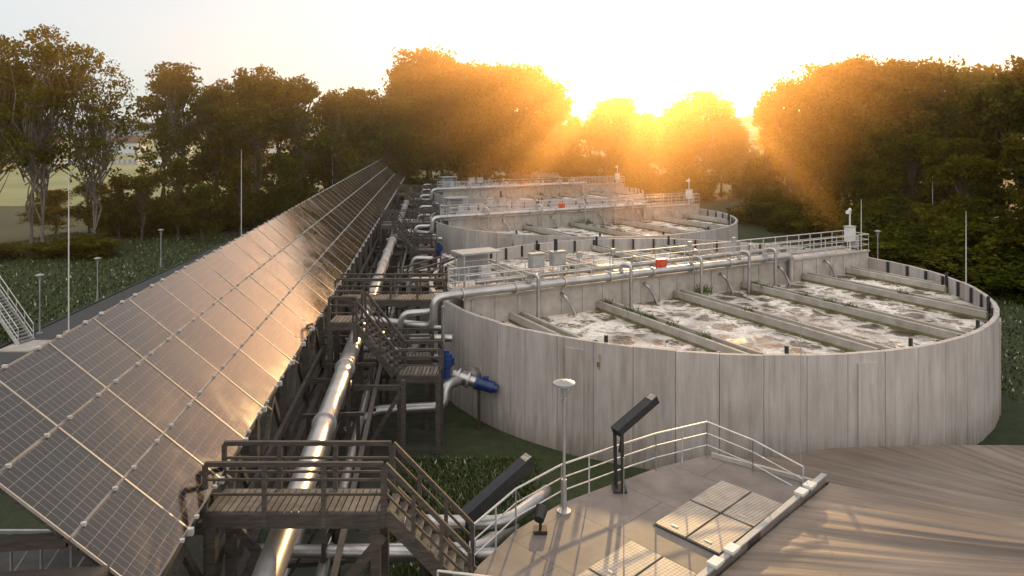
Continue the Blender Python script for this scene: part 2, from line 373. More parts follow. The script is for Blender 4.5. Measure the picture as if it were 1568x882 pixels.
    for s_ in (-10.6,-9.2):
        p=c*s_+nn*.6
        b.box(p+Vector((0,0,6.75)),(.85,.4,.75),'grey',ANG); b.box(p-nn*.21+Vector((0,0,6.75)),(.7,.03,.6),'steel',ANG)
        b.box(p+Vector((0,0,7.16)),(.95,.5,.05),'grey',ANG)
        for i in (-.3,.3): b.cyl(p+c*i+Vector((0,0,5.4)),p+c*i+Vector((0,0,6.4)),.03,'steel',6)
    b.box(c*-9.2+nn*.8+Vector((0,0,7.5)),(.15,.15,.7),'black',ANG)
    for s_ in (-7.6,-5.2,.8,4.6):
        p=c*s_+nn*.8; b.cyl(p+Vector((0,0,5.4)),p+Vector((0,0,6.9)),.03,'steel',6); b.box(p+Vector((0,0,6.8)),(.28,.16,.34),'grey',ANG)
    b.obj('control_cabinet',root)
    b=MB(); p=c*-3.0-nn*.95
    b.box(p+Vector((0,0,6.2)),(.66,.26,.5),'red',ANG); b.cyl(p-nn*.13+Vector((0,0,6.2)),p-nn*.18+Vector((0,0,6.2)),.21,'red',18); b.box(p+Vector((0,0,5.85)),(.06,.06,.5),'steel',ANG)
    b.obj('lifebuoy_box',root)
    b=MB(); p=c*(R-.9)
    b.cyl(p+Vector((0,0,5.4)),p+Vector((0,0,8.1)),.06,'white',8)
    b.box(p+Vector((0,0,6.6)),(.65,.45,1.0),'white',ANG); b.box(p+Vector((0,0,7.13)),(.75,.55,.06),'grey',ANG)
    b.box(p+Vector((-.1,0,8.15)),(.5,.22,.22),'white',ANG+.3); b.cyl(p+Vector((.0,0,8.3)),p+Vector((0,0,8.45)),.14,'white',10,.05)
    b.box(p+c*.5+Vector((0,0,6.0)),(.4,.4,.9),'grey',ANG)
    b.obj('camera_mast',root)
    b=MB()
    for q in range(16):
        s_=random.uniform(-9,10); d=random.uniform(1.2,10); s0=min((-12.8,-7.3,-1.8,3.7,9.2),key=lambda t:abs(t-s_))
        p=c*s0-nn*d+Vector((0,0,4.4)); big=1.8 if q==0 else 1
        if q==0: p=c*-.3-nn*1.6+Vector((0,0,4.3))
        for j in range(int(30*big)):
            a=random.uniform(0,6.28); l=random.uniform(.15,.45)*big; d0=Vector((math.cos(a)*.5,math.sin(a)*.5,1)).normalized()
            q0=p+Vector((random.uniform(-.3,.3),random.uniform(-.3,.3),0))*big; sdv=d0.cross(Vector((math.sin(a),-math.cos(a),.2))).normalized()*.04
            b.add([q0-sdv,q0+sdv,q0+d0*l],[(0,1,2)],'dgrass')
    b.obj('weed_tufts',root)
    b=MB(); a=-.28; d=Vector((math.cos(a),math.sin(a),0))
    b.cyl(d*(R-.1)+Vector((0,0,2.2)),d*(R+.45)+Vector((0,0,2.2)),.38,'steel',16); b.cyl(d*(R+.45)+Vector((0,0,2.2)),d*(R+.52)+Vector((0,0,2.2)),.5,'steel',16)
    b.obj('outlet_flange',root)
for k in range(3): tank(k)
# ------------------------------------------------------------ solar array
root=empty('solar_panel_canopy')
vL,zL,vR,zR=-8.75,9.14,-4.97,5.85
def SP(u,t,off=0):
    dv=vR-vL; dz=zR-zL; L=math.hypot(dv,dz); nx,nz=-dz/L,dv/L
    return S(u,vL+dv*t+nx*off,zL+dz*t+nz*off)
me_v=[];me_f=[];uvs=[]
fr=MB(); u0=13.36; pitch=2.2; rows=57
for r in range(rows):
    for cc in range(3):
        ua=u0+r*pitch+.012; ub=ua+pitch-.024; ta=cc/3+.0025; tb=(cc+1)/3-.0025
        j=random.uniform(-.009,.009); j2=random.uniform(-.009,.009)
        fr_w=.022; tw=fr_w/5
        o=len(me_v); me_v+= [SP(ua+fr_w,ta+tw,.02+j),SP(ua+fr_w,tb-tw,.02+j2),SP(ub-fr_w,tb-tw,.02-j),SP(ub-fr_w,ta+tw,.02-j2)]
        me_f.append((o,o+1,o+2,o+3)); uvs+=[(0,0),(0,1),(1,1),(1,0)]
        for (p,q) in (((ua,ta),(ua,tb)),((ub,ta),(ub,tb)),((ua,ta),(ub,ta)),((ua,tb),(ub,tb))):
            fr.beam(SP(p[0],p[1],0.005),SP(q[0],q[1],0.005),.022,.05,'frame')
    for t in (0,1/3,2/3,1):
        for off in (.45,1.75):
            fr.obox(SP(u0+r*pitch+off,t,.04),A*.035,P*.045,Vector((0,0,.03)),'rail')
        if t==1:
            fr.obox(SP(u0+r*pitch,1.012,.0),A*.05,P*.06,Vector((0,0,.07)),'rail')
me=bpy.data.meshes.new('panels'); me.from_pydata([tuple(v) for v in me_v],[],me_f)
ul=me.uv_layers.new(name='UVMap')
for i,uv in enumerate(uvs): ul.data[i].uv=uv
me.materials.append(M['panel']); o=bpy.data.objects.new('panels',me); COL.objects.link(o); o.parent=root
fr.obj('panel_frames',root)
b=MB(); uE=u0+rows*pitch
for t in (.04,.3,.36,.63,.70,.96): b.beam(SP(u0+.1,t,-.12),SP(uE-.1,t,-.12),.08,.14,'brown')
u=u0+.5
while u<uE:
    b.beam(SP(u,-.0,-.28),SP(u,1.0,-.28),.14,.2,'wood')
    pr=S(u,vR-.35,0); pl_=S(u,vL+.4,0)
    b.beam(pr,pr+Vector((0,0,5.65)),.24,.24,'wood'); b.beam(pl_,pl_+Vector((0,0,8.3)),.24,.24,'wood')
    b.beam(S(u+.15,vR-.35,4.4),S(u+.15,vL+.4,4.4),.14,.3,'wood'); b.beam(S(u+.15,vR-1.6,6.6),S(u+.15,vL+.4,6.6),.12,.24,'wood')
    b.beam(S(u+.28,vR-.4,.3),S(u+.28,vL+.5,6.2),.12,.2,'wood')
    b.beam(S(u,vR-.3,2.6),S(u+2.2,vR-.3,5.2),.12,.18,'wood'); b.beam(S(u,vR-.3,2.6),S(u-2.2,vR-.3,5.2),.12,.18,'wood')
    b.beam(S(u,vR-1.2,6.6),S(u,vR+.1,5.55),.1,.16,'wood')
    u+=4.4
for v,z in ((vR-.35,5.35),(vR-.35,2.6),(vL+.4,8.1),(vL+.4,4.4),(vR-.1,3.9)): b.beam(S(u0,v,z),S(uE,v,z),.14,.26,'wood')
b.beam(S(13.2,vL-2.2,6.3),S(13.2,vR-.6,6.3),.3,.34,'wood'); b.beam(S(13.0,vL-1.6,0),S(13.0,vL-1.6,6.1),.3,.3,'wood')
b.obj('timber_frame',root)
b=MB()
for z in (5.1,6.0):
    b.beam((-13,14.6,z),(-7.2,14.6,z),.06,.06,'steel')
for i in range(10):
    x=-13+i*.6; b.beam((x,14.6,5.1),(x+.6,14.6,6.0),.04,.04,'steel'); b.beam((x,14.6,5.1),(x,14.6,6.0),.04,.04,'steel')
for x in (-12.8,-7.4): b.beam((x,14.6,0),(x,14.6,5.1),.15,.15,'brown')
b.box((-10.1,15.2,5.05),(5.8,1.1,.06),'brown'); b.obj('lattice_catwalk')
# ------------------------------------------------------------ mains beside the canopy
b=MB(); b.tube([S(12,-3.5,4.5),S(34,-3.5,4.5)],.33,'pipe',n=20); b.tube([S(34,-3.5,4.5),S(62,-3.5,4.5),S(120,-3.5,4.5)],.33,'pipe',n=20)
u=13
while u<118:
    b.flange(S(u,-3.5,4.5),A,.40,'steel',.04); u+=5.6
b.tube([S(14,-2.9,2.4),S(90,-2.9,2.4)],.16,'pipe'); b.tube([S(14,-4.2,1.5),S(118,-4.2,1.5)],.24,'pipe')
b.obj('air_main_pipe')
b=MB(); u=15
while u<118:
    for v in (-4.3,-2.6): b.beam(S(u,v,0),S(u,v,4.1),.12,.12,'brown')
    for z in (4.1,1.15,2.15): b.beam(S(u,-4.5,z),S(u,-2.4,z),.12,.12,'brown')
    b.beam(S(u,-4.3,1.2),S(u,-2.6,4.0),.07,.07,'brown')
    u+=5.5
b.beam(S(14,-2.3,3.6),S(118,-2.3,3.6),.16,.08,'brown'); b.beam(S(14,-4.7,3.2),S(118,-4.7,3.2),.2,.1,'brown')
b.obj('pipe_rack')
def gangway(b,p0,p1,w,mat='wood',rail=True,post=True,bal=False):
    p0=Vector(p0); p1=Vector(p1); d=(p1-p0); L=d.length; d/=L; sd=d.cross(Vector((0,0,1))).normalized()
    m=int(L/.16)
    for i in range(m):
        p=p0+d*(L*(i+.5)/m); b.obox(p,d*.065,sd*w/2,Vector((0,0,.025)),'slat')
    for s_ in (-1,1):
        q0=p0+sd*s_*(w/2+.05); q1=p1+sd*s_*(w/2+.05)
        b.beam(q0-Vector((0,0,.17)),q1-Vector((0,0,.17)),.09,.32,mat)
        if rail:
            for z,h in ((1.1,.10),(.75,.05),(.42,.05)): b.beam(q0+Vector((0,0,z)),q1+Vector((0,0,z)),.09 if z>1 else .05,h,mat)
            k=max(1,round(L/1.3))
            for i in range(k+1):
                p=q0.lerp(q1,i/k); b.beam(p-Vector((0,0,.3)),p+Vector((0,0,1.08)),.1,.1,mat)
        if post:
            for t in (.04,.96):
                p=q0.lerp(q1,t); b.beam((p.x,p.y,0),p-Vector((0,0,.3)),.2,.2,mat)
def stairs(b,p0,p1,w,mat='wood'):
    p0=Vector(p0); p1=Vector(p1); h=p1-p0; hd=Vector((h.x,h.y,0)); L=hd.length; hd/=L; sd=hd.cross(Vector((0,0,1)))
    m=max(3,int(abs(h.z)/.18))
    for i in range(m):
        p=p0+h*((i+.5)/m); b.obox(p,hd*(L/m*.55),sd*w/2,Vector((0,0,.025)),'slat')
    for s_ in (-1,1):
        q0=p0+sd*s_*(w/2+.05); q1=p1+sd*s_*(w/2+.05)
        b.beam(q0-Vector((0,0,.05)),q1-Vector((0,0,.05)),.07,.32,mat)
        for z,hh in ((1.1,.10),(.78,.05),(.45,.05)): b.beam(q0+Vector((0,0,z)),q1+Vector((0,0,z)),.08 if z>1 else .05,hh,mat)
        for i in range(4):
            p=q0.lerp(q1,i/3); b.beam(p,p+Vector((0,0,1.08)),.09,.09,mat)
b=MB(); gangway(b,(-6.9,17.0,5.4),(-2.9,17.0,5.4),1.0); stairs(b,(-2.85,17.0,5.4),(-.95,17.0,3.45),1.0)
b.beam((-1.0,16.45,0),(-1.0,16.45,3.3),.2,.2,'wood'); b.beam((-6.9,16.4,0),(-2.9,16.4,4.9),.12,.2,'wood'); b.beam((-2.9,17.5,0),(-6.9,17.5,4.9),.12,.2,'wood')
b.obj('timber_stair_platform')
for k in range(3):
    o=STEP*k
    b=MB()
    gangway(b,o+Vector((-9.3,39.5,5.0)),o+Vector((-3.6,39.5,5.0)),1.2)
    gangway(b,o+Vector((-8.0,32.6,5.6)),o+Vector((-6.8,32.6,5.6)),1.1)
    stairs(b,o+Vector((-6.8,32.6,5.6)),o+Vector((-4.9,32.0,3.5)),1.0)
    gangway(b,o+Vector((-4.9,32.0,3.5)),o+Vector((-3.1,32.0,3.5)),1.1)
    gangway(b,o+Vector((-8.8,34.6,3.3)),o+Vector((-3.8,34.8,3.3)),1.0)
    gangway(b,o+Vector((-6.2,43.8,4.6)),o+Vector((-4.2,47.8,4.6)),1.0)
    for z in (1.6,2.9): b.beam(o+Vector((-9,36.9,z)),o+Vector((-3.8,36.9,z)),.12,.2,'wood')
    for x in (-8.5,-6.3,-4.1): b.beam(o+Vector((x,36.9,0)),o+Vector((x,36.9,4.6)),.16,.16,'wood')
    for x0,x1,y in ((-8.6,-6.8,30.4),(-6.4,-4.4,29.6)): 
        b.beam(o+Vector((x0,y,.2)),o+Vector((x1,y,3.6)),.12,.16,'wood'); b.beam(o+Vector((x1,y,0)),o+Vector((x1,y,3.9)),.16,.16,'wood'); b.beam(o+Vector((x0,y,3.6)),o+Vector((x1,y,3.6)),.12,.2,'wood')
    b.obj('timber_gangway')
    b=MB()
    b.tube([o+Vector(q) for q in ((-1.2,36.2,2.3),(-2.2,34.6,2.3),(-3.1,33.6,2.3),(-3.1,33.4,1.4),(-6.3,32.9,1.4),(-7.3,32.2,.7))],.24,'pipe',.5)
    dd=Vector((-1,-1.5,0)).normalized()
    for t in (.2,.55,.8): b.flange(o+Vector((-1.3,36.0,2.3))+dd*t*2.2,dd,.36,'steel',.05)
    b.tube([o+Vector(q) for q in ((-3.3,35.0,5.6),(-3.3,35.0,1.8),(-3.6,34.4,1.6))],.09,'pipe',.2)
    b.tube([o+Vector(q) for q in ((-3.4,37.0,4.0),(-6.9,37.4,4.0))],.14,'pipe',.2)
    b.tube([o+Vector(q) for q in ((-2.9,35.6,3.9),(-4.2,35.6,3.9),(-4.6,36.4,3.0),(-7.5,36.8,3.0))],.18,'pipe',.4)
    b.tube([o+Vector(q) for q in ((-3.7,37.2,2.4),(-7.2,38.2,2.4),(-7.4,40.0,2.4))],.2,'pipe',.4)
    b.tube([o+Vector(q) for q in ((-3.9,36.4,5.0),(-5.4,36.0,5.0),(-5.6,36.0,3.7),(-8.2,36.2,3.7))],.16,'pipe',.4)
    b.tube([o+Vector(q) for q in ((-4.9,43.2,5.2),(-6.1,43.2,5.2),(-6.1,43.2,3.6),(-8,44,3.6))],.16,'pipe',.4)
    b.tube([o+Vector(q) for q in ((-5.2,48.0,5.6),(-6.5,48.2,5.6),(-6.7,48.2,4.0),(-8.8,49,4.0))],.16,'pipe',.4)
    b.obj('process_pipework')
    b=MB()
    q=o+Vector((-1.55,34.2,2.2)); d=Vector((1,-.2,-.25)).normalized()
    b.cyl(q,q+d*.75,.27,'blue',16); b.cyl(q+d*.75,q+d*.92,.20,'blue',16); b.cyl(q-d*.15,q,.33,'blue',16)
    for i in range(5): b.flange(q+d*(.12+i*.13),d,.295,'blue',.012)
    b.box(q+d*.35+Vector((0,0,.3)),(.25,.25,.18),'blue')
    b.cyl(q-d*1.3,q-d*.15,.26,'pipe',12); b.flange(q-d*.5,d,.38,'steel',.05); b.flange(q-d*1.0,d,.38,'steel',.05)
    b.beam((q.x,q.y,0),(q.x,q.y,1.95),.15,.15,'brown')
    b.obj('mixer_motor')
    b=MB(); q=o+Vector((-3.05,34.0,2.5)); b.cyl(q,q+Vector((0,0,.55)),.2,'blue',14); b.cyl(q+Vector((0,0,.55)),q+Vector((0,0,1.15)),.27,'blue',14); b.cyl(q+Vector((0,0,1.15)),q+Vector((0,0,1.3)),.14,'blue',14); b.box(q+Vector((.25,0,.8)),(.25,.3,.35),'blue')
    b.obj('valve_actuator')
    b=MB(); b.box(o+Vector((-5.2,41.3,1.2)),(1.0,.7,2.3),'grey',.1); b.box(o+Vector((-5.2,41.3,2.38)),(1.1,.8,.06),'white',.1); b.box(o+Vector((-5.2,40.93,1.3)),(.8,.03,1.8),'white',.1)
    b.obj('switch_cabinet')
b=MB()
b.tube([(-7,20.3,3.2),(-.2,20.1,3.2),(.9,21.6,3.2),(1.2,26,1.2)],.2,'pipe',.5); b.tube([(-7,19.7,2.7),(0,19.5,2.7)],.17,'pipe'); b.tube([(-7,21.2,1.7),(-1,21.4,1.7),(0,24,1.0)],.25,'pipe',.6)
for x in (-5,-2.4): b.beam((x,19.4,0),(x,19.4,3.0),.1,.1,'brown'); b.beam((x,20.5,0),(x,20.5,3.0),.1,.1,'brown'); b.beam((x,19.4,2.95),(x,20.5,2.95),.1,.1,'brown')
b.obj('transfer_pipe')
# ------------------------------------------------------------ deck
DZ=3.4
dp=[(-.95,11.5),(-.95,17.6),(.1,19.4),(1.4,20.8),(3.1,22),(4.5,22.95),(6.4,23.9),(9.3,21.7),(3.6,15.95),(-.2,11.5)]
b=MB(); n=len(dp)
b.add([(x,y,DZ) for x,y in dp]+[(x,y,DZ-.35) for x,y in dp],[tuple(range(n-1,-1,-1)),tuple(range(n,2*n))]+[(i,(i+1)%n,n+(i+1)%n,n+i) for i in range(n)],'deck')
for x,y in ((-.6,17.2),(1.7,20.4),(4.6,22.5),(1,15)): b.box((x,y,1.5),(.4,.4,3.09),'conc')
b.obj('concrete_deck')
b=MB(); b.beam((9.28,21.75,DZ+.17),(3.55,15.98,DZ+.17),.12,.36,'deck'); b.beam((3.55,15.98,DZ+.17),(-.2,11.6,DZ+.17),.12,.36,'deck')
b.beam((9.3,21.78,DZ+.37),(3.5,15.95,DZ+.37),.16,.04,'grey')
b.beam((6.5,23.8,DZ+.06),(9.2,21.85,DZ+.06),.12,.12,'conc')
b.obj('deck_kerb')
for x,y in ((8.55,21.0),(8.15,20.6),(5.35,17.8),(4.8,17.25)):
    b=MB(); b.box((x,y,DZ+.43),(.38,.26,.07),'white',.78); b.box((x,y,DZ+.36),(.3,.2,.07),'grey',.78); b.obj('kerb_lamp')
b=MB()
b.railing([(-.92,17.6,DZ),(.1,19.35,DZ),(1.4,20.75,DZ),(3.1,21.95,DZ),(4.5,22.88,DZ),(6.35,23.8,DZ),(7.5,22.75,DZ-.15),(8.6,21.6,DZ-.45)],h=1.12,sp=1.35,r=.026,n=3)
b.railing([(-1.6,15.75,DZ),(.6,15.3,DZ),(2.2,14.4,DZ)],h=1.12,sp=1.35,r=.026,n=3)
b.obj('deck_railing')
for cx,cy in ((5.75,20.15),(2.5,16.9)):
    b=MB(); e1=Vector((.66,-.70,0)); e2=Vector((-.62,-.60,0))
    for i in (-.5,.5):
        for j in (-.5,.5):
            q=Vector((cx,cy,DZ+.035))+e1*i*1.04+e2*j*2*1.02
            b.obox(q,e1*.485,e2*.97,Vector((0,0,.03)),'hatch')
            b.obox(q+Vector((0,0,.032))+e2*.7,e1*.1,e2*.03,Vector((0,0,.012)),'steel')
    b.obox((cx,cy,DZ+.012),e1*1.05,e2*2.05,Vector((0,0,.01)),'dark')
    b.obj('access_hatch')
for x,y,z0,h in ((2.6,17.0,DZ,6.4),(8.65,21.9,3.0,8.3)):
    b=MB(); b.cyl((x,y,z0),(x,y,z0+.5),.02,'steel',6); b.cyl((x,y,z0+.5),(x,y,h),.011,'steel',5); b.cyl((x,y,z0),(x,y,z0+.04),.09,'steel',10); b.obj('air_terminal_rod')
def lamp(x,y,z,h,name='street_lamp',s=1.):
    b=MB(); b.cyl((x,y,z),(x,y,z+.04),.2,'steel',12); b.cyl((x,y,z),(x,y,z+.9),.075,'steel',10); b.cyl((x,y,z+.9),(x,y,z+h-.6*s),.045,'steel',10)
    t=z+h-.6*s
    b.cyl((x,y,t),(x,y,t+.1*s),.07*s,'steel',12)
    for i in range(3):
        a=2.1*i; b.cyl((x+.06*math.cos(a),y+.06*math.sin(a),t+.08*s),(x+.24*s*math.cos(a),y+.24*s*math.sin(a),t+.5*s),.012,'steel',6)
    b.cyl((x,y,t+.1*s),(x,y,t+.42*s),.05*s,'grey',14,.10*s)
    b.cyl((x,y,t+.48*s),(x,y,t+.54*s),.30*s,'grey',20,.31*s); b.cyl((x,y,t+.54*s),(x,y,t+.62*s),.31*s,'grey',20,.06*s)
    b.obj(name)
lamp(1.45,20.35,DZ,3.65)
def angled(p,q,w,th,base):
    b=MB(); p=Vector(p); q=Vector(q); b.beam(p,q,w,th,'black'); d=(q-p).normalized()
    b.beam(q-d*.25+Vector((0,0,th*.5+.01)),q-d*.05+Vector((0,0,th*.5+.01)),w*.8,.03,'hatch')
    s=Vector((-d.y,d.x,0)).normalized()*w*.5
    for sg in (-1,1):
        b.beam((p.x+s.x*sg+.12,p.y+s.y*sg,base),p+s*sg+d*.12,.09,.14,'black')
    b.box((p.x+.12,p.y,base+.03),(.4,.5,.06),'black'); b.beam(p+d*.3-Vector((0,0,.1)),(p.x+.12,p.y,p.z-.6),.06,.06,'black')
    b.obj('angled_spotlight')
angled((3.05,21.6,5.1),(4.35,22.3,5.85),.35,.22,DZ); angled((-1.2,19.3,3.8),(.5,20.3,4.85),.36,.34,1.5)
b=MB(); b.box((.75,19.3,DZ+.06),(.35,.3,.1),'black'); b.cyl((.75,19.3,DZ+.1),(.75,19.3,DZ+.35),.04,'black',8); b.cyl((.7,19.2,DZ+.38),(.8,19.5,DZ+.55),.14,'black',14,.17); b.cyl((.76,19.38,DZ+.48),(.8,19.5,DZ+.55),.1,'grey',14)
b.obj('floor_spotlight')
# ------------------------------------------------------------ membrane roof
apex=Vector((20,16,4.5))
rim=[(-1,9,3.3),(1.5,13.2,3.5),(3.65,15.85,3.62),(6.5,18.75,3.62),(9.4,21.6,3.62),(9.0,22.3,3.2),(6.9,24.3,2.35),(8.2,26.3,2.15),(12,27.3,2.15),(16,27.6,2.15),(22,27.6,2.1),(30,26.5,2.1)]
cum=[0]
for a_,b_ in zip(rim,rim[1:]): cum.append(cum[-1]+(Vector(a_)-Vector(b_)).length)
NA,NR=420,46; vs=[];uv=[]
ph=[(random.uniform(0,6.28),random.uniform(.6,1.4)) for _ in range(12)]
for i in range(NA+1):
    t=i/NA*cum[-1]
    for j in range(len(rim)-1):
        if t<=cum[j+1]+1e-6: break
    q=Vector(rim[j]).lerp(Vector(rim[j+1]),(t-cum[j])/(cum[j+1]-cum[j]))
    fold=sum(math.sin(t*(1.1+1.7*m_)*ph[m_][1]+ph[m_][0])/(1.2+m_) for m_ in range(8))
    for j in range(NR+1):
        r=j/NR; p=q.lerp(apex,r); sag=-.35*math.sin(math.pi*r)
        p.z+=sag+fold*.055*math.sin(math.pi*min(1,r*1.4+.05))*(1-r*.5)+.03*math.sin(r*9+fold*2)*r
        vs.append(tuple(p)); uv.append((t/cum[-1],r))
fs=[(i*(NR+1)+j,i*(NR+1)+j+1,(i+1)*(NR+1)+j+1,(i+1)*(NR+1)+j) for i in range(NA) for j in range(NR)]
me=bpy.data.meshes.new('cover'); me.from_pydata(vs,[],fs); ul=me.uv_layers.new(name='UVMap')
for l in me.loops: ul.data[l.index].uv=uv[l.vertex_index]
me.polygons.foreach_set('use_smooth',[True]*len(fs)); me.materials.append(M['membrane'])
root=empty('covered_digester_tank'); o=bpy.data.objects.new('membrane_cover',me); COL.objects.link(o); o.parent=root
b=MB()
for a_,b_ in zip(rim[5:],rim[6:]):
    b.add([(a_[0],a_[1],a_[2]-.02),(b_[0],b_[1],b_[2]-.02),(b_[0],b_[1],0),(a_[0],a_[1],0)],[(0,1,2,3)],'conc')
b.obj('tank_wall',root)
# ------------------------------------------------------------ left side furniture
for x,y,h in ((-32.6,50.5,4.1),(-34,60,3.6),(-36,75,3.9),(33,66,5)): lamp(x,y,0,h,s=.9)
for x,y,h in ((-30.3,50,11.2),(-29.6,80,11.9),(-31.6,110,15),(-27.5,112,13),(-25,118,13.5),(36,58,7.6),(29.6,62,8.2),(-3.9,148,13),(46,80,9)):
    b=MB(); b.box((x,y,.15),(.5,.5,.3),'conc'); b.cyl((x,y,.3),(x,y,h*.7),.05,'white',8,.04); b.cyl((x,y,h*.7),(x,y,h),.035,'white',6,.02); b.obj('lightning_rod')
b=MB()
p0=Vector((-35.4,49,3.9)); p1=Vector((-31.9,48,.1))
for i in range(20):
    p=p0.lerp(p1,(i+.5)/20); b.box(p,(.24,1.1,.04),'steel',-.28)
for s_ in (-.6,.6):
    of=Vector((.28*s_*.6,s_,0)); b.beam(p0+of,p1+of,.06,.25,'rail')
    for z in (.5,1.05): b.cyl(p0+of+Vector((0,0,z)),p1+of+Vector((0,0,z)),.03,'rail',6)
    for i in range(6): q=p0.lerp(p1,i/5)+of; b.cyl(q,q+Vector((0,0,1.05)),.03,'rail',6)
b.box((-36.4,49.2,3.85),(2,1.4,.1),'steel'); b.beam((-35.6,49.5,0),(-35.6,49.5,3.8),.15,.15,'steel'); b.beam((-35.6,48.5,0),(-35.6,48.5,3.8),.15,.15,'steel')
b.obj('metal_staircase')
b=MB(); b.box((-30.9,47.3,.06),(3.2,2.4,.12),'conc'); b.obj('concrete_pad')
b=MB(); b.box((4.0,142,2.6),(9.5,6,5.2),'brown'); 
b.add([(-1,138.6,5.2),(9,138.6,5.2),(9,145.4,5.2),(-1,145.4,5.2),(-.6,142,6.4),(8.6,142,6.4)],[(0,1,5,4),(2,3,4,5),(3,0,4),(1,2,5)],'grey'); b.box((3,138.97,1.6),(3,.06,3),'grey'); b.obj('service_shed')
for i in range(9):
    b=MB()
    x=-330+i*26+random.uniform(-6,6); y=430+random.uniform(-20,40); b.box((x,y,3.5),(12,10,7),'white'); b.add([(x-6.5,y-6,7),(x+6.5,y-6,7),(x+6.5,y+6,7),(x-6.5,y+6,7),(x-6.5,y,11),(x+6.5,y,11)],[(0,1,5,4),(2,3,4,5),(3,0,4),(1,2,5)],'roof')
    for j in range(4): b.box((x-4.5+j*3,y-5.03,4),(1.2,.04,1.6),'dark')
    b.box((x+3,y,10.5),(1,1,2),'roof'); b.obj('distant_house')
# ------------------------------------------------------------ trees
def tree_mesh(name,seed,H,W,base,clumps,lpc,ls,bark='bark',airy=1.0,tr_=.013):
    rg=np.random.default_rng(seed); rd=random.Random(seed)
    b=MB(); b.mid(bark)
    def limb(p,q,r0,r1,seg=4):
        pts=[p.lerp(q,i/seg)+Vector((rd.uniform(-1,1),rd.uniform(-1,1),rd.uniform(-.5,.5)))*(.05*(q-p).length if 0<i<seg else 0) for i in range(seg+1)]
        for i in range(seg): b.cyl(pts[i],pts[i+1],r0+(r1-r0)*i/seg,bark,6,r0+(r1-r0)*(i+1)/seg)
    lean=Vector((rd.uniform(-.04,.04),rd.uniform(-.04,.04),1))
    nst=rd.choice((1,2,2,3)) if airy==1 else rd.choice((3,4)); stems=[]
    fork=H*(rd.uniform(.15,.3) if airy==1 else rd.uniform(.08,.16)); r0=H*tr_
    limb(Vector((0,0,0)),lean*fork,r0*1.25,r0*.95,3)
    for i in range(nst):
        a=6.28*i/nst+rd.uniform(0,1); top=lean*(H*rd.uniform(.78,.93))+Vector((math.cos(a),math.sin(a),0))*W*rd.uniform(.12,.3)*(nst>1)
        limb(lean*fork,top,r0*.8/math.sqrt(nst)*1.2,.04,6); stems.append(top)
    subs=[]
    for i in range(rd.randint(9,13)):
        z=rd.uniform(base+.1,.93); rr=W*.5*math.sin(math.pi*min(1,max(.05,((z-base)/(1.02-base))**.75)))*rd.uniform(.45,1.0)
        a=rd.uniform(0,6.28); subs.append((Vector((rr*.8*math.cos(a),rr*.8*math.sin(a),z*H)),W*rd.uniform(.10,.22)))
    subs.append((lean*H*.9,W*.13))
    allv=[]
    for i in range(clumps):
        cs,cr=rd.choice(subs); d=Vector((rd.gauss(0,1),rd.gauss(0,1),rd.gauss(0,1))).normalized()*cr*rd.uniform(.5,1.45)
        p=cs+d
        if p.z>H: p.z=H-rd.uniform(0,1.5)
        if p.z<base*H*.6: continue
        cz=rd.uniform(.03,.078)*W*.9+.28
        st=rd.choice(stems); k=min(.95,max(.05,(p.z*rd.uniform(.55,.8)-fork)/(st.z-fork)))
        if i%4==0 or (airy>1 and i%2): limb((lean*fork).lerp(st,k),p,.07,.02,3)
        n=int(lpc*rd.uniform(.4,1.4))
        pos=rg.normal(size=(n,3)); pos/=np.linalg.norm(pos,axis=1,keepdims=True); pos*=(rg.random((n,1))**.5)*cz*np.array([[1.3,1.3,.8]])
        pos+=np.array(p)
        u=rg.normal(size=(n,3)); u/=np.linalg.norm(u,axis=1,keepdims=True)
        w=np.cross(u,rg.normal(size=(n,3))); w/=np.linalg.norm(w,axis=1,keepdims=True)
        s=ls*(.6+.8*rg.random((n,1)))
        allv.append(np.stack([pos-u*s*.6,pos+w*s*.36,pos+u*s*.6,pos-w*s*.36],1))
    al=np.concatenate(allv).reshape(-1,3); o=len(b.v); m=len(al)//4
    me=bpy.data.meshes.new(name)
    verts=b.v+[tuple(x) for x in al.tolist()]; faces=b.f+[(o+4*i,o+4*i+1,o+4*i+2,o+4*i+3) for i in range(m)]
    me.from_pydata(verts,[],faces); me.materials.append(M[bark]); me.materials.append(M['leaf'])
    me.polygons.foreach_set('material_index',b.mi+[1]*m); me.update(); return me
T=[tree_mesh('deciduous_tree_mesh%d'%i,20+i,20,W,bs,cl,lp,.40) for i,(W,bs,cl,lp) in enumerate(((13,.12,400,32),(11,.16,350,32),(15,.10,430,32),(9,.10,300,32),(12,.2,350,30),(12,.08,380,32)))]
TS=[tree_mesh('open_tree_mesh%d'%i,90+i,20,W,.22,cl,30,.36,'bark',1,.011) for i,(W,cl) in enumerate(((9,200),(10,220),(8,180)))]
TA=[tree_mesh('airy_mesh%d'%i,50+i,24,W,.36,200,28,.32,'bark2',2,.008) for i,W in enumerate((10,12))]
TB=[tree_mesh('bush_mesh%d'%i,70+i,6,9,.0,150,36,.34) for i in range(2)]
def place(me,x,y,h,H,name,sx=None):
    o=bpy.data.objects.new(name,me); s=h/H; w=s if sx is None else sx
    o.scale=(w,w,s); o.location=(x,y,-.1); o.rotation_euler=(0,0,random.uniform(0,6.28)); COL.objects.link(o); return o
def tr(x,y,h,k=None,sx=None): place(random.choice(T) if k is None else T[k],x,y,h*1.04,20,'deciduous_tree',sx)
def ts(x,y,h,k): place(TS[k],x,y,h*1.05,20,'open_crowned_tree')
for x,y,h,k in ((-51,107,22.5,0),(-47.5,104,22.5,1),(-43.5,108,21,2),(-36.5,104,22,1),(-31,108,21,0),(-27,112,19.5,2),(-39.5,106,20.5,0),(-21.5,122,18.6,1)): ts(x,y,h,k)
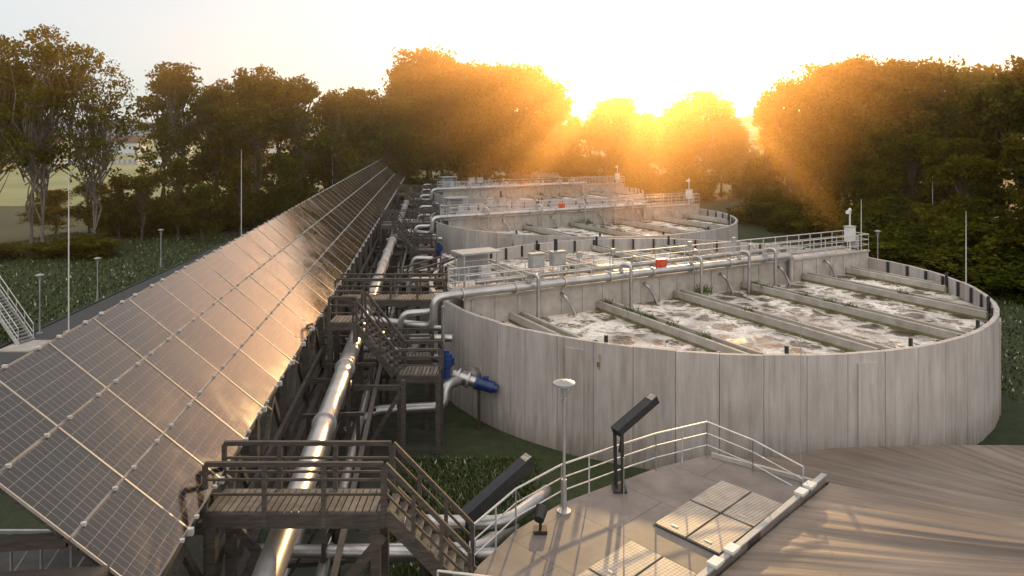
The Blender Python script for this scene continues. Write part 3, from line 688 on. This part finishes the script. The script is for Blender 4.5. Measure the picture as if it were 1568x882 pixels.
for x,y,h,k in ((-45.5,112,19,2),(-34.5,112,21.4,1),(-29,116,19,5),(-24.5,118,19.8,0),(-40.5,116,18,3),(-20,128,19,4)): tr(x,y,h,k)
for x,y,h,k in ((-60,84,26,0),(-56.5,86,26.5,1),(-52.5,82,25,0),(-48.5,85,24,1),(-64,90,25.5,1)): place(TA[k],x,y,h,24,'tall_ash_tree')
for x,y,h,k in ((-60,96,6,2),(-56,97,7,5),(-51,95,8,3),(-47,93,8,5),(-43,94,10,3),(-36,97,9,3),(-31,101,10,5),(-39,92,7,5)): tr(x,y,h,k,.55)
for x,y,h,k in ((-22,140,22,3),(-19.5,138,26.2,1),(-16.5,141,28,0),(-13,139,26.3,2),(-9,142,26.5,1),(-5,138,25,0),(-1,141,25.4,2),(3,140,25.4,5),(6.5,141,22.5,0),(9.8,142,20,3),(12.5,144,16,3)): tr(x,y,h,k)
for x,y,h,k in ((16.5,156,15.5,3),(19.5,155,19.8,1),(24,156,20,0),(28.5,157,17.2,5),(32,155,17,4),(36,156,20,1),(41,155,21.2,0),(44.5,156,19.5,3),(48,158,16,1)): tr(x,y,h,k)
for x,y,h,k in ((41.5,121,18.5,3),(44,117,21.6,1),(47.5,113,23,0),(51,107,23.6,2),(52.5,101,23.2,1),(54.5,95,21.8,0),(55,89,19.5,4),(53.5,84,18.2,3),(55.5,79,21.5,1),(58,73,20.5,2),(60,66,20,0),(58,58,18,5),(60,112,22,2),(64,100,22,5),(66,86,21,1),(50,122,20,4),(56,118,21,0),(70,76,20,2)): tr(x,y,h,k)
for x,y,h,k in ((47,94,14,5),(48,88,13,2),(49,82,12.5,0),(47,76,11,5),(50,72,13,3),(51,66,12,2),(49,61,10,5),(53,56,12,0),(45,101,14,2),(42,108,13,0)): tr(x,y,h,k,.7)
for i in range(46):
    x=-150+i*6.6+random.uniform(-2,2); y=174+random.uniform(-6,14)
    if x>70: continue
    if x>-45 and not (10<x<62): tr(x,y,(12.5 if x<-20 else 17)+random.uniform(-2,2.))
    elif x>0: tr(x,y,15+random.uniform(-2,1))
def bush(x,y,h): place(random.choice(TB),x,y,h,6,'shrub',random.uniform(.8,1.5))
for i in range(22): bush(-52+i*1.6+random.uniform(-1,1),98+i*.9+random.uniform(-3,3),random.uniform(2.5,6))
for i in range(22): bush(-22+i*3.3+random.uniform(-1,1),134+i*.8+random.uniform(-2,2),random.uniform(4,7))
for i in range(20): bush(37+i*.72+random.uniform(-1,1),112-i*3+random.uniform(-2,2),random.uniform(3.5,6.5))
for i in range(9): bush(39+i*1.4+random.uniform(-1,1),76-i*3.6+random.uniform(-2,2),random.uniform(2.5,4.5))
for i in range(7): bush(-70+i*3.6,80+random.uniform(-3,3),random.uniform(1.2,2.8))
# ------------------------------------------------------------ light
EL,AZ=math.radians(8.5),math.radians(11.2)
sd=Vector((math.sin(AZ)*math.cos(EL),math.cos(AZ)*math.cos(EL),math.sin(EL)))
L=bpy.data.lights.new('sun','SUN'); L.energy=5; L.angle=math.radians(.6); L.color=(1,.53,.19)
so=bpy.data.objects.new('sun',L); so.rotation_euler=sd.to_track_quat('Z','Y').to_euler(); so.location=(30,150,40); COL.objects.link(so)
w=bpy.data.worlds.new('World'); scene.world=w; w.use_nodes=True; nt=w.node_tree; bg=nt.nodes['Background']
sky=nt.nodes.new('ShaderNodeTexSky'); sky.sky_type='NISHITA'; sky.sun_disc=False; sky.sun_elevation=EL; sky.sun_rotation=AZ; sky.dust_density=1.0; sky.air_density=1.0
bg.inputs[1].default_value=.15
tc=nt.nodes.new('ShaderNodeTexCoord')
def dirterm(v,pw,cc):
    dt=N(nt,'ShaderNodeVectorMath',operation='DOT_PRODUCT'); nt.links.new(tc.outputs['Generated'],dt.inputs[0]); dt.inputs[1].default_value=v
    mx=N(nt,'ShaderNodeMath',operation='MAXIMUM'); mx.inputs[1].default_value=0; nt.links.new(dt.outputs['Value'],mx.inputs[0])
    pn=N(nt,'ShaderNodeMath',operation='POWER'); pn.inputs[1].default_value=pw; nt.links.new(mx.outputs[0],pn.inputs[0])
    return mixc(nt,pn.outputs[0],(0,0,0),cc)
EH=math.radians(3.2); hv=(math.sin(AZ)*math.cos(EH),math.cos(AZ)*math.cos(EH),math.sin(EH))
col=mixc(nt,1.,mixc(nt,1.,sky.outputs[0],(.26,.26,.26),'MULTIPLY'),(3.7,3.9,4.1),'ADD')
for v,pw,cc in ((hv,14,(2.3,1.8,1.2)),(hv,120,(8,5.2,2.0)),(hv,1500,(120,70,26)),((0,0,1),.9,(3.1,2.9,2.7)),((0,-.97,.24),1.,(5.9,5.0,4.3))):  # sun halo, then added fill from zenith and behind camera to brighten the walls
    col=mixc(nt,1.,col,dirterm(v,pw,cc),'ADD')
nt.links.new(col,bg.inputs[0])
# haze
me=bpy.data.meshes.new('morning_haze'); bb=MB(); bb.box((16,106,15),(150,92,30.2),'white'); 
hm=bpy.data.materials.new('haze'); hm.use_nodes=True; hn=hm.node_tree; hn.nodes.clear(); ho=hn.nodes.new('ShaderNodeOutputMaterial'); vs_=hn.nodes.new('ShaderNodeVolumeScatter')
vs_.inputs['Color'].default_value=(1,.55,.22,1); vs_.inputs['Density'].default_value=.0048; vs_.inputs['Anisotropy'].default_value=.80; hn.links.new(vs_.outputs[0],ho.inputs['Volume'])
me.from_pydata(bb.v,[],bb.f); me.materials.append(hm); o=bpy.data.objects.new('morning_haze',me); COL.objects.link(o)
# ------------------------------------------------------------ camera
cam=bpy.data.cameras.new('camera'); cam.lens=36*1120/1568; cam.sensor_width=36; cam.shift_y=-(441-200)/1568; cam.clip_end=6000; cam.clip_start=.1
co=bpy.data.objects.new('camera',cam); co.location=(0,0,14); co.rotation_euler=(math.pi/2,0,0); COL.objects.link(co); scene.camera=co
scene.view_settings.view_transform='Standard'; scene.view_settings.look='None'; scene.view_settings.exposure=0
